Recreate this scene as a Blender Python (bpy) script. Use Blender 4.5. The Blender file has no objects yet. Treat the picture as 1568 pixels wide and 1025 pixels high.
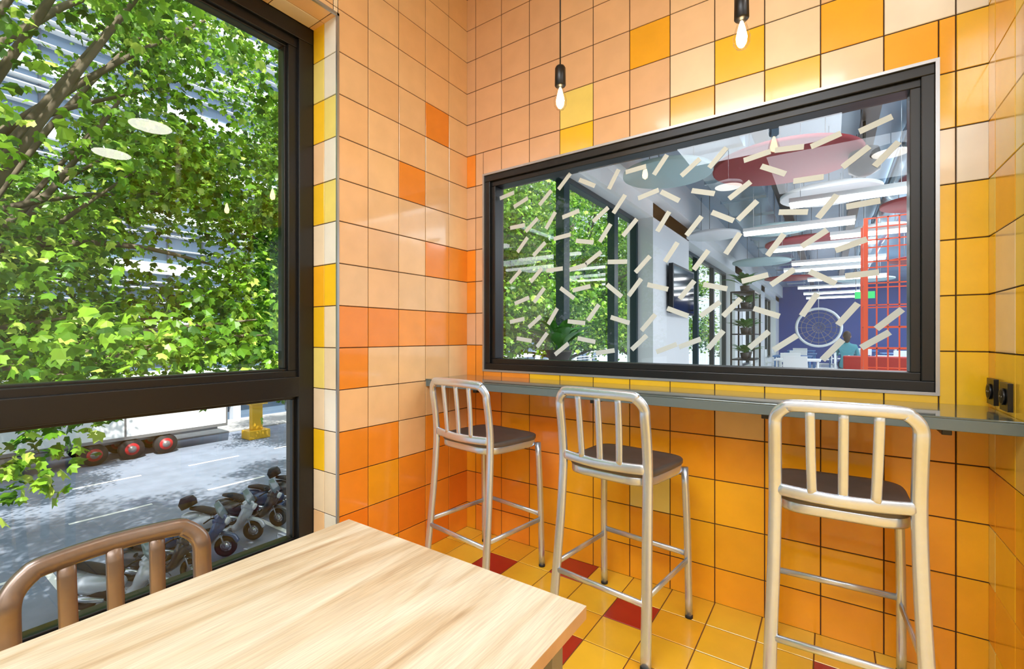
import bpy, math, random
from mathutils import Vector, Matrix
random.seed(7)
S = bpy.context.scene
def lin(c):
    o=[]
    for x in c[:3]:
        x=x/255.0
        o.append(x/12.92 if x<=0.04045 else ((x+0.055)/1.055)**2.4)
    return (o[0],o[1],o[2],1.0)

# ------------------------------------------------------------ materials
def mat(name,col,rough=0.5,metal=0.0,noise=0.0,nscale=20,emit=None,es=0.0,bump=0.0,coat=0.0):
    m=bpy.data.materials.new(name); m.use_nodes=True
    nt=m.node_tree; b=nt.nodes['Principled BSDF']
    c=lin(col)
    b.inputs['Base Color'].default_value=c
    b.inputs['Roughness'].default_value=rough
    b.inputs['Metallic'].default_value=metal
    if coat: b.inputs['Coat Weight'].default_value=coat
    if emit:
        b.inputs['Emission Color'].default_value=lin(emit); b.inputs['Emission Strength'].default_value=es
    if noise or bump:
        tc=nt.nodes.new('ShaderNodeTexCoord'); n=nt.nodes.new('ShaderNodeTexNoise')
        n.inputs['Scale'].default_value=nscale; n.inputs['Detail'].default_value=4
        nt.links.new(tc.outputs['Object'],n.inputs['Vector'])
        if noise:
            r=nt.nodes.new('ShaderNodeValToRGB')
            r.color_ramp.elements[0].position=0.3; r.color_ramp.elements[1].position=0.7
            r.color_ramp.elements[0].color=tuple(max(0,x*(1-noise)) for x in c[:3])+(1,)
            r.color_ramp.elements[1].color=tuple(min(1,x*(1+noise)) for x in c[:3])+(1,)
            nt.links.new(n.outputs['Fac'],r.inputs['Fac']); nt.links.new(r.outputs['Color'],b.inputs['Base Color'])
        if bump:
            bp=nt.nodes.new('ShaderNodeBump'); bp.inputs['Strength'].default_value=bump; bp.inputs['Distance'].default_value=0.002
            nt.links.new(n.outputs['Fac'],bp.inputs['Height']); nt.links.new(bp.outputs['Normal'],b.inputs['Normal'])
    return m
def attrmat(name,rough,coat=0.0,transl=False):
    m=bpy.data.materials.new(name); m.use_nodes=True
    nt=m.node_tree; b=nt.nodes['Principled BSDF']
    a=nt.nodes.new('ShaderNodeVertexColor'); a.layer_name='Col'
    b.inputs['Roughness'].default_value=rough
    if coat: b.inputs['Coat Weight'].default_value=coat; b.inputs['Coat Roughness'].default_value=0.07
    if not transl:
        tc=nt.nodes.new('ShaderNodeTexCoord'); n=nt.nodes.new('ShaderNodeTexNoise'); n.inputs['Scale'].default_value=9
        n.inputs['Detail'].default_value=3
        nt.links.new(tc.outputs['Object'],n.inputs['Vector'])
        mx=nt.nodes.new('ShaderNodeMix'); mx.data_type='RGBA'; mx.blend_type='MULTIPLY'
        mr=nt.nodes.new('ShaderNodeMapRange'); mr.inputs['To Min'].default_value=0.92; mr.inputs['To Max'].default_value=1.0
        mr.inputs['From Min'].default_value=0.3; mr.inputs['From Max'].default_value=0.7
        nt.links.new(n.outputs['Fac'],mr.inputs['Value'])
        mx.inputs['Factor'].default_value=1.0
        nt.links.new(a.outputs['Color'],mx.inputs['A']); nt.links.new(mr.outputs['Result'],mx.inputs['B'])
        nt.links.new(mx.outputs['Result'],b.inputs['Base Color'])
        bp=nt.nodes.new('ShaderNodeBump'); bp.inputs['Strength'].default_value=0.12; bp.inputs['Distance'].default_value=0.003
        n2=nt.nodes.new('ShaderNodeTexNoise'); n2.inputs['Scale'].default_value=6
        nt.links.new(tc.outputs['Object'],n2.inputs['Vector'])
        nt.links.new(n2.outputs['Fac'],bp.inputs['Height']); nt.links.new(bp.outputs['Normal'],b.inputs['Normal'])
    else:
        nt.links.new(a.outputs['Color'],b.inputs['Base Color'])
        t=nt.nodes.new('ShaderNodeBsdfTranslucent'); nt.links.new(a.outputs['Color'],t.inputs['Color'])
        ms=nt.nodes.new('ShaderNodeMixShader'); ms.inputs[0].default_value=0.42
        out=nt.nodes['Material Output']
        nt.links.new(b.outputs[0],ms.inputs[1]); nt.links.new(t.outputs[0],ms.inputs[2]); nt.links.new(ms.outputs[0],out.inputs[0])
    return m
def glassmat(name,tint=(1,1,1,1),f0=0.05):
    m=bpy.data.materials.new(name); m.use_nodes=True; nt=m.node_tree; nt.nodes.clear()
    o=nt.nodes.new('ShaderNodeOutputMaterial'); t=nt.nodes.new('ShaderNodeBsdfTransparent'); g=nt.nodes.new('ShaderNodeBsdfGlossy')
    g.inputs['Roughness'].default_value=0.0; t.inputs[0].default_value=tint
    lw=nt.nodes.new('ShaderNodeLayerWeight'); lw.inputs[0].default_value=0.5
    p=nt.nodes.new('ShaderNodeMath'); p.operation='POWER'; p.inputs[1].default_value=5
    ml=nt.nodes.new('ShaderNodeMath'); ml.operation='MULTIPLY_ADD'; ml.inputs[1].default_value=0.9; ml.inputs[2].default_value=f0
    nt.links.new(lw.outputs['Facing'],p.inputs[0]); nt.links.new(p.outputs[0],ml.inputs[0])
    mx=nt.nodes.new('ShaderNodeMixShader')
    nt.links.new(ml.outputs[0],mx.inputs[0]); nt.links.new(t.outputs[0],mx.inputs[1]); nt.links.new(g.outputs[0],mx.inputs[2]); nt.links.new(mx.outputs[0],o.inputs[0])
    return m
def woodmat(name):
    m=bpy.data.materials.new(name); m.use_nodes=True; nt=m.node_tree; b=nt.nodes['Principled BSDF']
    tc=nt.nodes.new('ShaderNodeTexCoord'); mp=nt.nodes.new('ShaderNodeMapping'); mp.inputs['Scale'].default_value=(13,1.8,14)
    n=nt.nodes.new('ShaderNodeTexNoise'); n.inputs['Scale'].default_value=1.3; n.inputs['Detail'].default_value=9; n.inputs['Distortion'].default_value=0.9
    nt.links.new(tc.outputs['Object'],mp.inputs[0]); nt.links.new(mp.outputs[0],n.inputs['Vector'])
    r=nt.nodes.new('ShaderNodeValToRGB'); e=r.color_ramp.elements
    e[0].position=0.27; e[0].color=lin((178,150,118)); e[1].position=0.54; e[1].color=lin((216,200,174))
    x=e.new(0.68); x.color=lin((226,214,192)); x=e.new(0.41); x.color=lin((202,180,148))
    nt.links.new(n.outputs['Fac'],r.inputs['Fac'])
    mp2=nt.nodes.new('ShaderNodeMapping'); mp2.inputs['Scale'].default_value=(240,9,160)
    n2=nt.nodes.new('ShaderNodeTexNoise'); n2.inputs['Scale'].default_value=1.5; n2.inputs['Detail'].default_value=3
    nt.links.new(tc.outputs['Object'],mp2.inputs[0]); nt.links.new(mp2.outputs[0],n2.inputs['Vector'])
    mr=nt.nodes.new('ShaderNodeMapRange'); mr.inputs['From Min'].default_value=0.35; mr.inputs['From Max'].default_value=0.6
    mr.inputs['To Min'].default_value=0.82; mr.inputs['To Max'].default_value=1.0
    nt.links.new(n2.outputs['Fac'],mr.inputs['Value'])
    mx=nt.nodes.new('ShaderNodeMix'); mx.data_type='RGBA'; mx.blend_type='MULTIPLY'; mx.inputs['Factor'].default_value=1
    nt.links.new(r.outputs['Color'],mx.inputs['A']); nt.links.new(mr.outputs['Result'],mx.inputs['B']); nt.links.new(mx.outputs['Result'],b.inputs['Base Color'])
    b.inputs['Roughness'].default_value=0.38
    return m

M_tile=attrmat('glazed_tile',0.22,0.5)
M_floor_tile=attrmat('floor_tile',0.3,0.3)
M_grout=mat('grout_dark',(52,36,28),0.9)
M_groutf=mat('grout_floor',(110,66,30),0.9)
M_black=mat('black_aluminium',(15,15,16),0.35,0.0)
M_alu=mat('brushed_aluminium',(208,220,236),0.26,0.75,noise=0.03,nscale=60)
M_trim=mat('trim_aluminium',(180,182,185),0.35,0.8)
M_seat=mat('seat_taupe',(98,94,92),0.42,0.2,noise=0.08)
M_bronze=mat('bronze_aluminium',(144,128,118),0.30,0.75,noise=0.05,nscale=50)
M_counter=mat('counter_slate',(84,98,96),0.12,0.0,noise=0.05,coat=0.6)
M_counteredge=mat('counter_edge',(96,110,112),0.35)
M_wood=woodmat('light_oak'); M_edge=mat('oak_edge',(190,150,108),0.5,noise=0.08)
M_grey=mat('grey_metal',(140,138,136),0.4,0.6)
M_white=mat('white_paint',(236,238,240),0.6)
M_ceil=mat('ceiling_paint',(205,200,196),0.8)
M_plastic=mat('black_plastic',(16,16,18),0.35)
M_glass=glassmat('window_glass',(0.97,0.99,1,1),0.05)
M_glass2=glassmat('partition_glass',(0.92,0.97,0.98,1),0.05)
M_bulbglass=glassmat('bulb_glass',(1,0.98,0.95,1),0.10)
M_tape=mat('tape_strip',(206,216,216),0.5)
M_bark=mat('bark',(112,102,84),0.85,noise=0.25,nscale=6)
M_leaf=attrmat('leaf',0.38,0,True)
M_bulb=mat('bulb_glow',(255,240,210),0.2,emit=(255,222,170),es=45)
M_lamp=mat('lamp_glow',(255,255,255),0.4,emit=(255,250,240),es=20)
M_led=mat('led_glow',(255,255,255),0.4,emit=(255,252,252),es=9)
M_asph=mat('asphalt',(122,132,148),0.9,noise=0.12,nscale=1.5)
M_pave=mat('pavement',(160,160,158),0.9,noise=0.1,nscale=3)
M_mark=mat('road_marking',(235,235,230),0.8)
M_bglass=mat('facade_glass',(108,130,152),0.15,0.2)
M_bwhite=mat('facade_panel',(212,217,222),0.6)
M_bdark=mat('facade_dark',(80,90,104),0.5)
M_rubber=mat('rubber',(22,22,24),0.7)
M_red=mat('red_paint',(176,30,36),0.45)
M_dred=mat('crimson_disc',(150,20,44),0.6)
M_lblue=mat('pale_blue_disc',(176,204,208),0.6)
M_blue=mat('blue_wall',(38,72,146),0.6)
M_silver=mat('duct_silver',(190,208,222),0.24,0.85,bump=0.6,nscale=5)
M_orange=mat('orange_red_metal',(240,84,46),0.4)
M_lfloor=mat('light_floor',(200,206,212),0.25,noise=0.04,nscale=2)
M_yel=mat('yellow_paint',(232,180,40),0.5)
M_green=mat('plant_leaf',(64,136,48),0.35,noise=0.25,nscale=8)
M_pot=mat('plant_pot',(60,56,54),0.6)
M_skin=mat('skin',(205,150,122),0.5)
M_hair=mat('hair',(46,30,24),0.6)
M_teal=mat('teal_cloth',(70,150,165),0.8)
M_jean=mat('denim',(48,66,104),0.85)
M_chrome=mat('chrome',(190,196,204),0.25,0.8)
M_mblue=mat('scooter_blue',(50,84,130),0.3,0.1,coat=0.4)
M_msil=mat('scooter_silver',(186,192,200),0.3,0.2,coat=0.4)
M_mblk=mat('scooter_black',(48,52,60),0.3,0.1,coat=0.4)
M_exit=mat('exit_green',(20,150,80),0.4,emit=(30,190,100),es=1.0)

# ------------------------------------------------------------ mesh builder
class MB:
    def __init__(s): s.v=[];s.f=[];s.mi=[];s.sm=[];s.c=[];s.usec=False
    def add(s,vs,fs,mi=0,sm=False,col=None):
        o=len(s.v); s.v+= [tuple(v) for v in vs]
        s.f+=[tuple(i+o for i in f) for f in fs]; s.mi+=[mi]*len(fs); s.sm+=[sm]*len(fs)
        s.c+=[col or (1,1,1,1)]*len(vs)
        if col: s.usec=True
    def box(s,x0,x1,y0,y1,z0,z1,mi=0,M=None):
        vs=[Vector((x,y,z)) for z in (z0,z1) for y in (y0,y1) for x in (x0,x1)]
        if M: vs=[M@v for v in vs]
        s.add(vs,[(0,2,3,1),(4,5,7,6),(0,1,5,4),(2,6,7,3),(0,4,6,2),(1,3,7,5)],mi)
    def quad(s,a,b,c,d,mi=0): s.add([a,b,c,d],[(0,1,2,3)],mi)
    def tube(s,pts,rw,rd=None,mi=0,ref=(0,1,0),seg=10,n=2.0,closed=False,cap=True):
        pts=[Vector(p) for p in pts]; N=len(pts)
        if rd is None: rd=rw
        rws=list(rw) if isinstance(rw,(list,tuple)) else [rw]*N
        rds=list(rd) if isinstance(rd,(list,tuple)) else [rd]*N
        while len(rws)<N: rws.append(rws[-1])
        while len(rds)<N: rds.append(rds[-1])
        ref=Vector(ref); vs=[]
        for i,p in enumerate(pts):
            if closed: t=pts[(i+1)%N]-pts[i-1]
            else: t=pts[min(i+1,N-1)]-pts[max(i-1,0)]
            t.normalize(); r=ref-ref.dot(t)*t
            if r.length<1e-3: r=Vector((1,0,0))-t.x*t
            if r.length<1e-3: r=Vector((0,0,1))-t.z*t
            r.normalize(); w=t.cross(r)
            for k in range(seg):
                a=2*math.pi*(k+0.5)/seg; ca,sa=math.cos(a),math.sin(a)
                e=2.0/n
                cx=math.copysign(abs(ca)**e,ca); sy=math.copysign(abs(sa)**e,sa)
                vs.append(p+w*(rws[i]*cx)+r*(rds[i]*sy))
        fs=[]
        L=N if closed else N-1
        for i in range(L):
            j=(i+1)%N
            for k in range(seg):
                k2=(k+1)%seg
                fs.append((i*seg+k,i*seg+k2,j*seg+k2,j*seg+k))
        if cap and not closed:
            fs.append(tuple(range(seg-1,-1,-1))); fs.append(tuple((N-1)*seg+k for k in range(seg)))
        s.add(vs,fs,mi,True)
    def cyl(s,a,b,r,mi=0,seg=16,r2=None):
        s.tube([a,b],[r,r if r2 is None else r2],[r,r if r2 is None else r2],mi,ref=(0.123,0.98,0.31) ,seg=seg)
    def lathe(s,cx,cy,prof,mi=0,seg=20):
        vs=[];fs=[];N=len(prof)
        for (r,z) in prof:
            for k in range(seg):
                a=2*math.pi*k/seg; vs.append((cx+r*math.cos(a),cy+r*math.sin(a),z))
        for i in range(N-1):
            for k in range(seg):
                k2=(k+1)%seg; fs.append((i*seg+k,i*seg+k2,(i+1)*seg+k2,(i+1)*seg+k))
        fs.append(tuple(range(seg-1,-1,-1))); fs.append(tuple((N-1)*seg+k for k in range(seg)))
        s.add(vs,fs,mi,True)
    def ell(mb,c,r,mi,a_=14,b_=10):
        vs=[];fs=[]
        for i in range(b_+1):
            th=math.pi*i/b_
            for k in range(a_):
                ph=2*math.pi*k/a_; vs.append((c[0]+r[0]*math.sin(th)*math.cos(ph),c[1]+r[1]*math.sin(th)*math.sin(ph),c[2]+r[2]*math.cos(th)))
        for i in range(b_):
            for k in range(a_): fs.append((i*a_+k,(i+1)*a_+k,(i+1)*a_+(k+1)%a_,i*a_+(k+1)%a_))
        mb.add(vs,fs,mi,True)
    def build(s,name,mats,bevel=0,loc=None,rot=0,parent=None,scale=1):
        me=bpy.data.meshes.new(name); me.from_pydata(s.v,[],s.f)
        for m in mats: me.materials.append(m)
        me.polygons.foreach_set('material_index',s.mi); me.polygons.foreach_set('use_smooth',s.sm)
        if s.usec:
            ca=me.color_attributes.new('Col','FLOAT_COLOR','POINT')
            flat=[]
            for c in s.c: flat+=list(c)
            ca.data.foreach_set('color',flat)
        me.update()
        ob=bpy.data.objects.new(name,me); S.collection.objects.link(ob)
        if loc: ob.location=loc
        ob.rotation_euler=(0,0,rot); ob.scale=(scale,)*3
        if bevel:
            b=ob.modifiers.new('b','BEVEL'); b.width=bevel; b.segments=2; b.limit_method='ANGLE'; b.angle_limit=math.radians(50)
        if parent: ob.parent=parent
        return ob
def cr(pts,k=5):
    P=[Vector(p) for p in pts]; P=[P[0]*2-P[1]]+P+[P[-1]*2-P[-2]]; out=[]
    for i in range(1,len(P)-2):
        for j in range(k):
            t=j/k; a,b,c,d=P[i-1],P[i],P[i+1],P[i+2]
            out.append(0.5*((2*b)+(c-a)*t+(2*a-5*b+4*c-d)*t*t+(3*b-a-3*c+d)*t**3))
    out.append(P[-2]); return out
def empty(name,loc=(0,0,0),rot=0):
    e=bpy.data.objects.new(name,None); S.collection.objects.link(e); e.location=loc; e.rotation_euler=(0,0,rot); e.empty_display_size=0.1
    return e

# ------------------------------------------------------------ tiles
def tiles(mb,P,nrm,ul,vl,colfn,hole=None,gap=0.0034,mi=1,h=0.003):
    N=Vector(nrm)
    U=(Vector(P(1,0))-Vector(P(0,0))); V=(Vector(P(0,1))-Vector(P(0,0)))
    flip=U.cross(V).dot(N)<0
    def one(a,b,c,d,col):
        g=gap/2; e=0.0016
        if b-a<2*g+3*e or d-c<2*g+3*e: return
        o=[(a+g,c+g),(b-g,c+g),(b-g,d-g),(a+g,d-g)]; i=[(a+g+e,c+g+e),(b-g-e,c+g+e),(b-g-e,d-g-e),(a+g+e,d-g-e)]
        vs=[Vector(P(*q))+N*0.0002 for q in o]+[Vector(P(*q))+N*h for q in i]
        fs=[(4,5,6,7),(0,1,5,4),(1,2,6,5),(2,3,7,6),(3,0,4,7)]
        if flip: fs=[tuple(reversed(f)) for f in fs]
        mb.add(vs,fs,mi,False,col)
    for i in range(len(ul)-1):
        for j in range(len(vl)-1):
            a,b,c,d=ul[i],ul[i+1],vl[j],vl[j+1]; col=colfn(i,j,a,c)
            if col is None: continue
            if hole:
                h0,h1,h2,h3=hole
                if a<h1 and b>h0 and c<h3 and d>h2:
                    if a<h0: one(a,h0,c,d,col)
                    if b>h1: one(h1,b,c,d,col)
                    aa,bb=max(a,h0),min(b,h1)
                    if c<h2: one(aa,bb,c,h2,col)
                    if d>h3: one(aa,bb,h3,d,col)
                    continue
            one(a,b,c,d,col)
PEACH=(240,192,138); PEACH2=(242,199,148); CREAM=(244,222,188); WHITE=(242,235,220)
ORANGE=(244,146,42); DORANGE=(241,130,32); YEL=(249,198,36); YELO=(248,180,34); PALEY=(242,220,120); AMB=(244,164,32)
def jit(c,k=0.02):
    f=1+random.uniform(-k,k); return lin(tuple(min(255,x*f) for x in c))
zl=[0]+[0.16+0.2*i for i in range(17)]+[3.5]
XL,YB,XR=-1.904,2.245,0.454
LS={(0,6):ORANGE,(1,6):ORANGE,(2,6):(243,156,60),(3,6):ORANGE,(4,6):ORANGE,(0,5):ORANGE,(2,10):ORANGE,(3,12):ORANGE,(3,8):ORANGE,(4,8):ORANGE,(0,3):ORANGE,(1,3):ORANGE,(3,3):ORANGE,(2,2):ORANGE}
def lcol(i,j,a,c):
    if (i,j) in LS: return jit(LS[(i,j)])
    if j<=2: return jit(random.choice([ORANGE,AMB,ORANGE,DORANGE]))
    if j==3: return jit(PEACH)
    return jit(random.choice([PEACH,PEACH2]))
ylL=[1.31,1.482,1.68,1.877,2.074,YB]
mb=MB()
mb.box(-2.25,XL,1.31,2.40,0,3.5,0)
mb.box(-2.25,XL,-3.2,1.31,2.73,3.5,0)
mb.box(-2.25,XL,-3.2,1.31,0,0.15,0)
mb.box(-2.25,XL,-4.2,-3.2,0,3.5,0)
tiles(mb,lambda u,v:(XL,u,v),(1,0,0),ylL,zl,lcol)
yl2=[-3.2]+[1.285-0.2*k for k in range(21,-1,-1)]+[1.31]
tiles(mb,lambda u,v:(XL,u,v),(1,0,0),yl2,[2.73,2.76,2.96,3.16,3.36,3.5],lambda i,j,a,c:jit(random.choice([PEACH,PEACH2,CREAM])))
tiles(mb,lambda u,v:(u,1.31,v),(0,-1,0),[-2.10,-2.01,XL],zl[:15]+[2.73],lambda i,j,a,c:jit(([PEACH2,PEACH2,CREAM,YEL,CREAM,PALEY,YEL,YELO,CREAM,YEL,PEACH2,YEL,PALEY,YEL,YEL] if i==0 else [YEL,WHITE,CREAM,CREAM,WHITE,CREAM,CREAM,YEL,WHITE,PALEY,WHITE,PALEY,WHITE,WHITE,WHITE])[j]))
tiles(mb,lambda u,v:(v,u,2.73),(0,0,-1),yl2,[-2.10,-2.01,XL],lambda i,j,a,c:jit(random.choice([CREAM,PEACH2,PEACH])))
tiles(mb,lambda u,v:(v,u,0.15),(0,0,1),yl2,[-2.10,-2.01,XL],lambda i,j,a,c:jit(random.choice([CREAM,PEACH2,YEL])))
mb.build('wall_left',[M_grout,M_tile])
# back wall
WX0,WX1,WZ0,WZ1=-1.771,0.3235,1.0015,2.2195
xl=[XL]+[-1.831+0.2*k for k in range(12)]+[XR]
BS={(6,13):YELO,(7,11):YELO,(4,11):YEL,(8,12):YEL,(9,11):YEL,(10,12):YELO,(10,11):CREAM,(11,12):WHITE,(11,11):YELO,(4,12):PALEY,(9,12):CREAM,(9,13):CREAM,(7,12):CREAM,(10,13):PEACH2,(11,13):CREAM,  # pale yellow tile above the window: bulb glow painted into its colour
    (0,11):ORANGE,(0,8):ORANGE,(0,7):ORANGE,(0,5):ORANGE,(12,12):WHITE,(12,11):YEL,(12,10):YEL,(12,9):WHITE,(12,8):YEL,(12,7):YEL,(12,6):YEL,(12,5):YEL,
    (11,10):YEL,(11,9):CREAM,(11,8):YEL,(11,7):YEL,(11,6):YEL,(8,4):(236,190,120),(6,2):PALEY,(1,5):ORANGE,(11,13):YELO}
def bcol(i,j,a,c):
    if (i,j) in BS: return jit(BS[(i,j)],0.02)
    if j>=6: 
        return jit((226,180,140) if i<4 else ((234,190,146) if i<7 else (242,206,164)))  # peach tiles darker to the left: weaker light painted into the colour
    if j==5: return jit(YEL if i>2 else ORANGE)
    if i<4: return jit(random.choice([ORANGE,ORANGE,AMB]))
    return jit(random.choice([AMB,YELO,AMB,YELO,(246,174,36)]))
mb=MB()
T=0.13
mb.box(XL,4.2,YB,YB+T,0,WZ0,0); mb.box(XL,4.2,YB,YB+T,WZ1,3.5,0); mb.box(XL,WX0,YB,YB+T,WZ0,WZ1,0); mb.box(WX1,4.2,YB,YB+T,WZ0,WZ1,0)
tiles(mb,lambda u,v:(u,YB,v),(0,-1,0),xl,zl,bcol,hole=(WX0,WX1,WZ0,WZ1))
tiles(mb,lambda u,v:(u,YB,v),(0,-1,0),[XR+0.12+0.2*k for k in range(19)],zl,lambda i,j,a,c:jit(random.choice([YEL,YELO,CREAM,PEACH2])))
mb.build('wall_back',[M_grout,M_tile])
# right stub wall
def rcol(i,j,a,c):
    return jit(random.choice([YEL,YELO,YEL,YEL,CREAM,PALEY]) if j>=5 else random.choice([AMB,YELO,YEL,PALEY]))
YS=1.68
mb=MB(); mb.box(XR,XR+0.12,YS,YB,0,3.5,0)
tiles(mb,lambda u,v:(XR,u,v),(-1,0,0),[YS]+[2.165-0.2*k for k in range(2,-1,-1)]+[YB],zl,rcol)
tiles(mb,lambda u,v:(u,YS,v),(0,-1,0),[XR,XR+0.12],zl,rcol)
mb.build('wall_right',[M_grout,M_tile])
# remaining shell
mb=MB(); mb.box(-2.25,4.2,-4.3,-4.2,0,3.5); mb.build('wall_rear',[mat('warm_paint',(232,228,222),0.7)])
mb=MB(); mb.box(4.2,4.3,-4.3,YB+T,0,3.5); mb.build('wall_far_side',[mat('cream_paint',(232,230,224),0.7)])
mb=MB(); mb.box(-2.25,4.3,-4.3,YB+T,3.5,3.62); mb.build('ceiling',[M_ceil])
# floor
mb=MB(); mb.box(-2.25,4.3,-4.3,YB+T,-0.15,0,0)
fs=0.19
red={(0,0),(-2,1),(-4,0),(-1,-2),(4,0),(2,-3),(-6,-2),(1,3),(3,-4),(-4,-4),(-1,-6)}
fx=[-0.81+fs*k for k in range(-5,27)]; fy=[1.86+fs*k for k in range(-32,2)]+[YB]
def fcol(i,j,a,c):
    if (i-6,j-32) in red: return jit((172,32,28))
    return jit(random.choice([(244,188,48),(246,194,52),(242,176,42),(246,200,64)]))
tiles(mb,lambda u,v:(u,v,0),(0,0,1),[XL]+fx,fy,fcol,gap=0.004,h=0.002)
mb.build('floor',[M_groutf,M_floor_tile])
# trims
mb=MB(); mb.box(XL-0.006,XL+0.005,1.303,1.314,0,2.735,0); mb.box(XL-0.006,XL+0.005,-3.2,1.314,2.723,2.736,0); mb.build('trim_1',[M_trim])
mb=MB()
w=0.009
for (a,b,c,d) in ((WX0-w*0.3,WX1+w*0.3,WZ0-w*0.3,WZ0+w),(WX0-w*0.3,WX1+w*0.3,WZ1-w,WZ1+w*0.3)): mb.box(a,b,YB-0.007,YB+0.03,c,d,0)
for (a,b) in ((WX0-w*0.3,WX0+w),(WX1-w,WX1+w*0.3)): mb.box(a,b,YB-0.0068,YB+0.03,WZ0,WZ1,0)
mb.build('trim_2',[M_trim])

# ------------------------------------------------------------ windows
def frame(mb,P,u0,u1,v0,v1,w,d0,d1,mi=0):
    def bx(a,b,c,d):
        p=P(a,c,d0); q=P(b,d,d1)
        mb.box(min(p[0],q[0]),max(p[0],q[0]),min(p[1],q[1]),max(p[1],q[1]),min(p[2],q[2]),max(p[2],q[2]),mi)
    bx(u0,u1,v0,v0+w); bx(u0,u1,v1-w,v1); bx(u0,u0+w,v0+w,v1-w); bx(u1-w,u1,v0+w,v1-w)
PL=lambda u,v,d:(-2.10-d,u,v)
mb=MB()
for (ya,yb) in ((-1.45,1.308),(-3.19,-1.45)):
    frame(mb,PL,ya,yb,0.152,2.727,0.075,-0.0,0.11)
    mb.box(-2.21,-2.10,ya+0.07,yb-0.07,0.925,1.02,0)
    frame(mb,PL,ya+0.068,yb-0.068,1.0,2.66,0.05,0.018,0.10)
    frame(mb,PL,ya+0.11,yb-0.11,1.04,2.62,0.02,0.035,0.09)
    frame(mb,PL,ya+0.07,yb-0.07,0.22,0.93,0.02,0.03,0.09)
    for (za,zb) in ((1.05,2.61),(0.235,0.92)):
        mb.quad((-2.142,ya+.08,za),(-2.142,yb-.08,za),(-2.142,yb-.08,zb),(-2.142,ya+.08,zb),1)
mb.build('window_1',[M_black,M_glass],bevel=0.004)
PB=lambda u,v,d:(u,YB+d,v)
mb=MB()
frame(mb,PB,WX0+w,WX1-w,WZ0+w,WZ1-w,0.038,0.003,0.12)
frame(mb,PB,WX0+w+0.036,WX1-w-0.036,WZ0+w+0.036,WZ1-w-0.036,0.032,0.02,0.11)
gy=YB+0.058
mb.quad((WX0+.06,gy,WZ0+.06),(WX1-.06,gy,WZ0+.06),(WX1-.06,gy,WZ1-.06),(WX0+.06,gy,WZ1-.06),1)
mb.build('window_2',[M_black,M_glass2],bevel=0.003)
# tape strips
mb=MB(); rr=random.Random(3)
nx,nz=14,7
for i in range(nx):
    for j in range(nz):
        cx=WX0+0.09+ (WX1-WX0-0.18)*(i+0.5+ (0.25 if j%2 else -0.25)+rr.uniform(-0.2,0.2))/nx
        cz=WZ0+0.09+ (WZ1-WZ0-0.18)*(j+0.5+rr.uniform(-0.25,0.25))/nz
        a=rr.choice([rr.uniform(0.5,1.1),rr.uniform(-0.7,-0.1),rr.uniform(0.6,1.0),rr.uniform(-0.1,.4)]); L=0.054; H=0.0120
        ca,sa=math.cos(a),math.sin(a)
        def ok(x,z): return WX0+0.080<x<WX1-0.080 and WZ0+0.080<z<WZ1-0.080
        q=[(cx+ca*sx*L-sa*sy*H,cz+sa*sx*L+ca*sy*H) for sx,sy in((-1,-1),(1,-1),(1,1),(-1,1))]
        if all(ok(*p) for p in q):
            vs=[(p[0],YB+0.0555,p[1]) for p in q]+[(p[0],YB+0.0568,p[1]) for p in q]
            mb.add(vs,[(0,1,2,3),(7,6,5,4),(0,4,5,1),(1,5,6,2),(2,6,7,3),(3,7,4,0)],0)
mb.build('window_tape_strips',[M_tape])

# ------------------------------------------------------------ counter
mb=MB()
mb.box(XL+0.001,XR-0.004,1.88,YB-0.004,0.930,0.966,1); mb.box(XL+0.001,XR-0.004,1.878,YB-0.004,0.966,0.972,0)
for x in (-1.6,-0.9,-0.2,0.3): mb.box(x-0.012,x+0.012,1.95,YB-0.004,0.905,0.93,2)
mb.build('wall_counter',[M_counter,M_counteredge,M_black],bevel=0.002)

# sockets
M_si=mat('socket_inner',(12,12,12),0.6)
for (y,z) in ((2.165,1.03),(2.022,1.028)):
    mb=MB(); x=XR-0.003
    mb.box(x-0.012,x,y-0.040,y+0.040,z-0.043,z+0.043,0)
    mb.cyl((x-0.013,y,z),(x-0.018,y,z),0.026,0,20)
    mb.cyl((x-0.0175,y,z),(x-0.0185,y,z),0.021,1,20)
    mb.cyl((x-0.018,y-0.009,z),(x-0.0195,y-0.009,z),0.003,2,8); mb.cyl((x-0.018,y+0.009,z),(x-0.0195,y+0.009,z),0.003,2,8)
    mb.build('power_socket',[M_plastic,M_si,M_grey],bevel=0.003)

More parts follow.
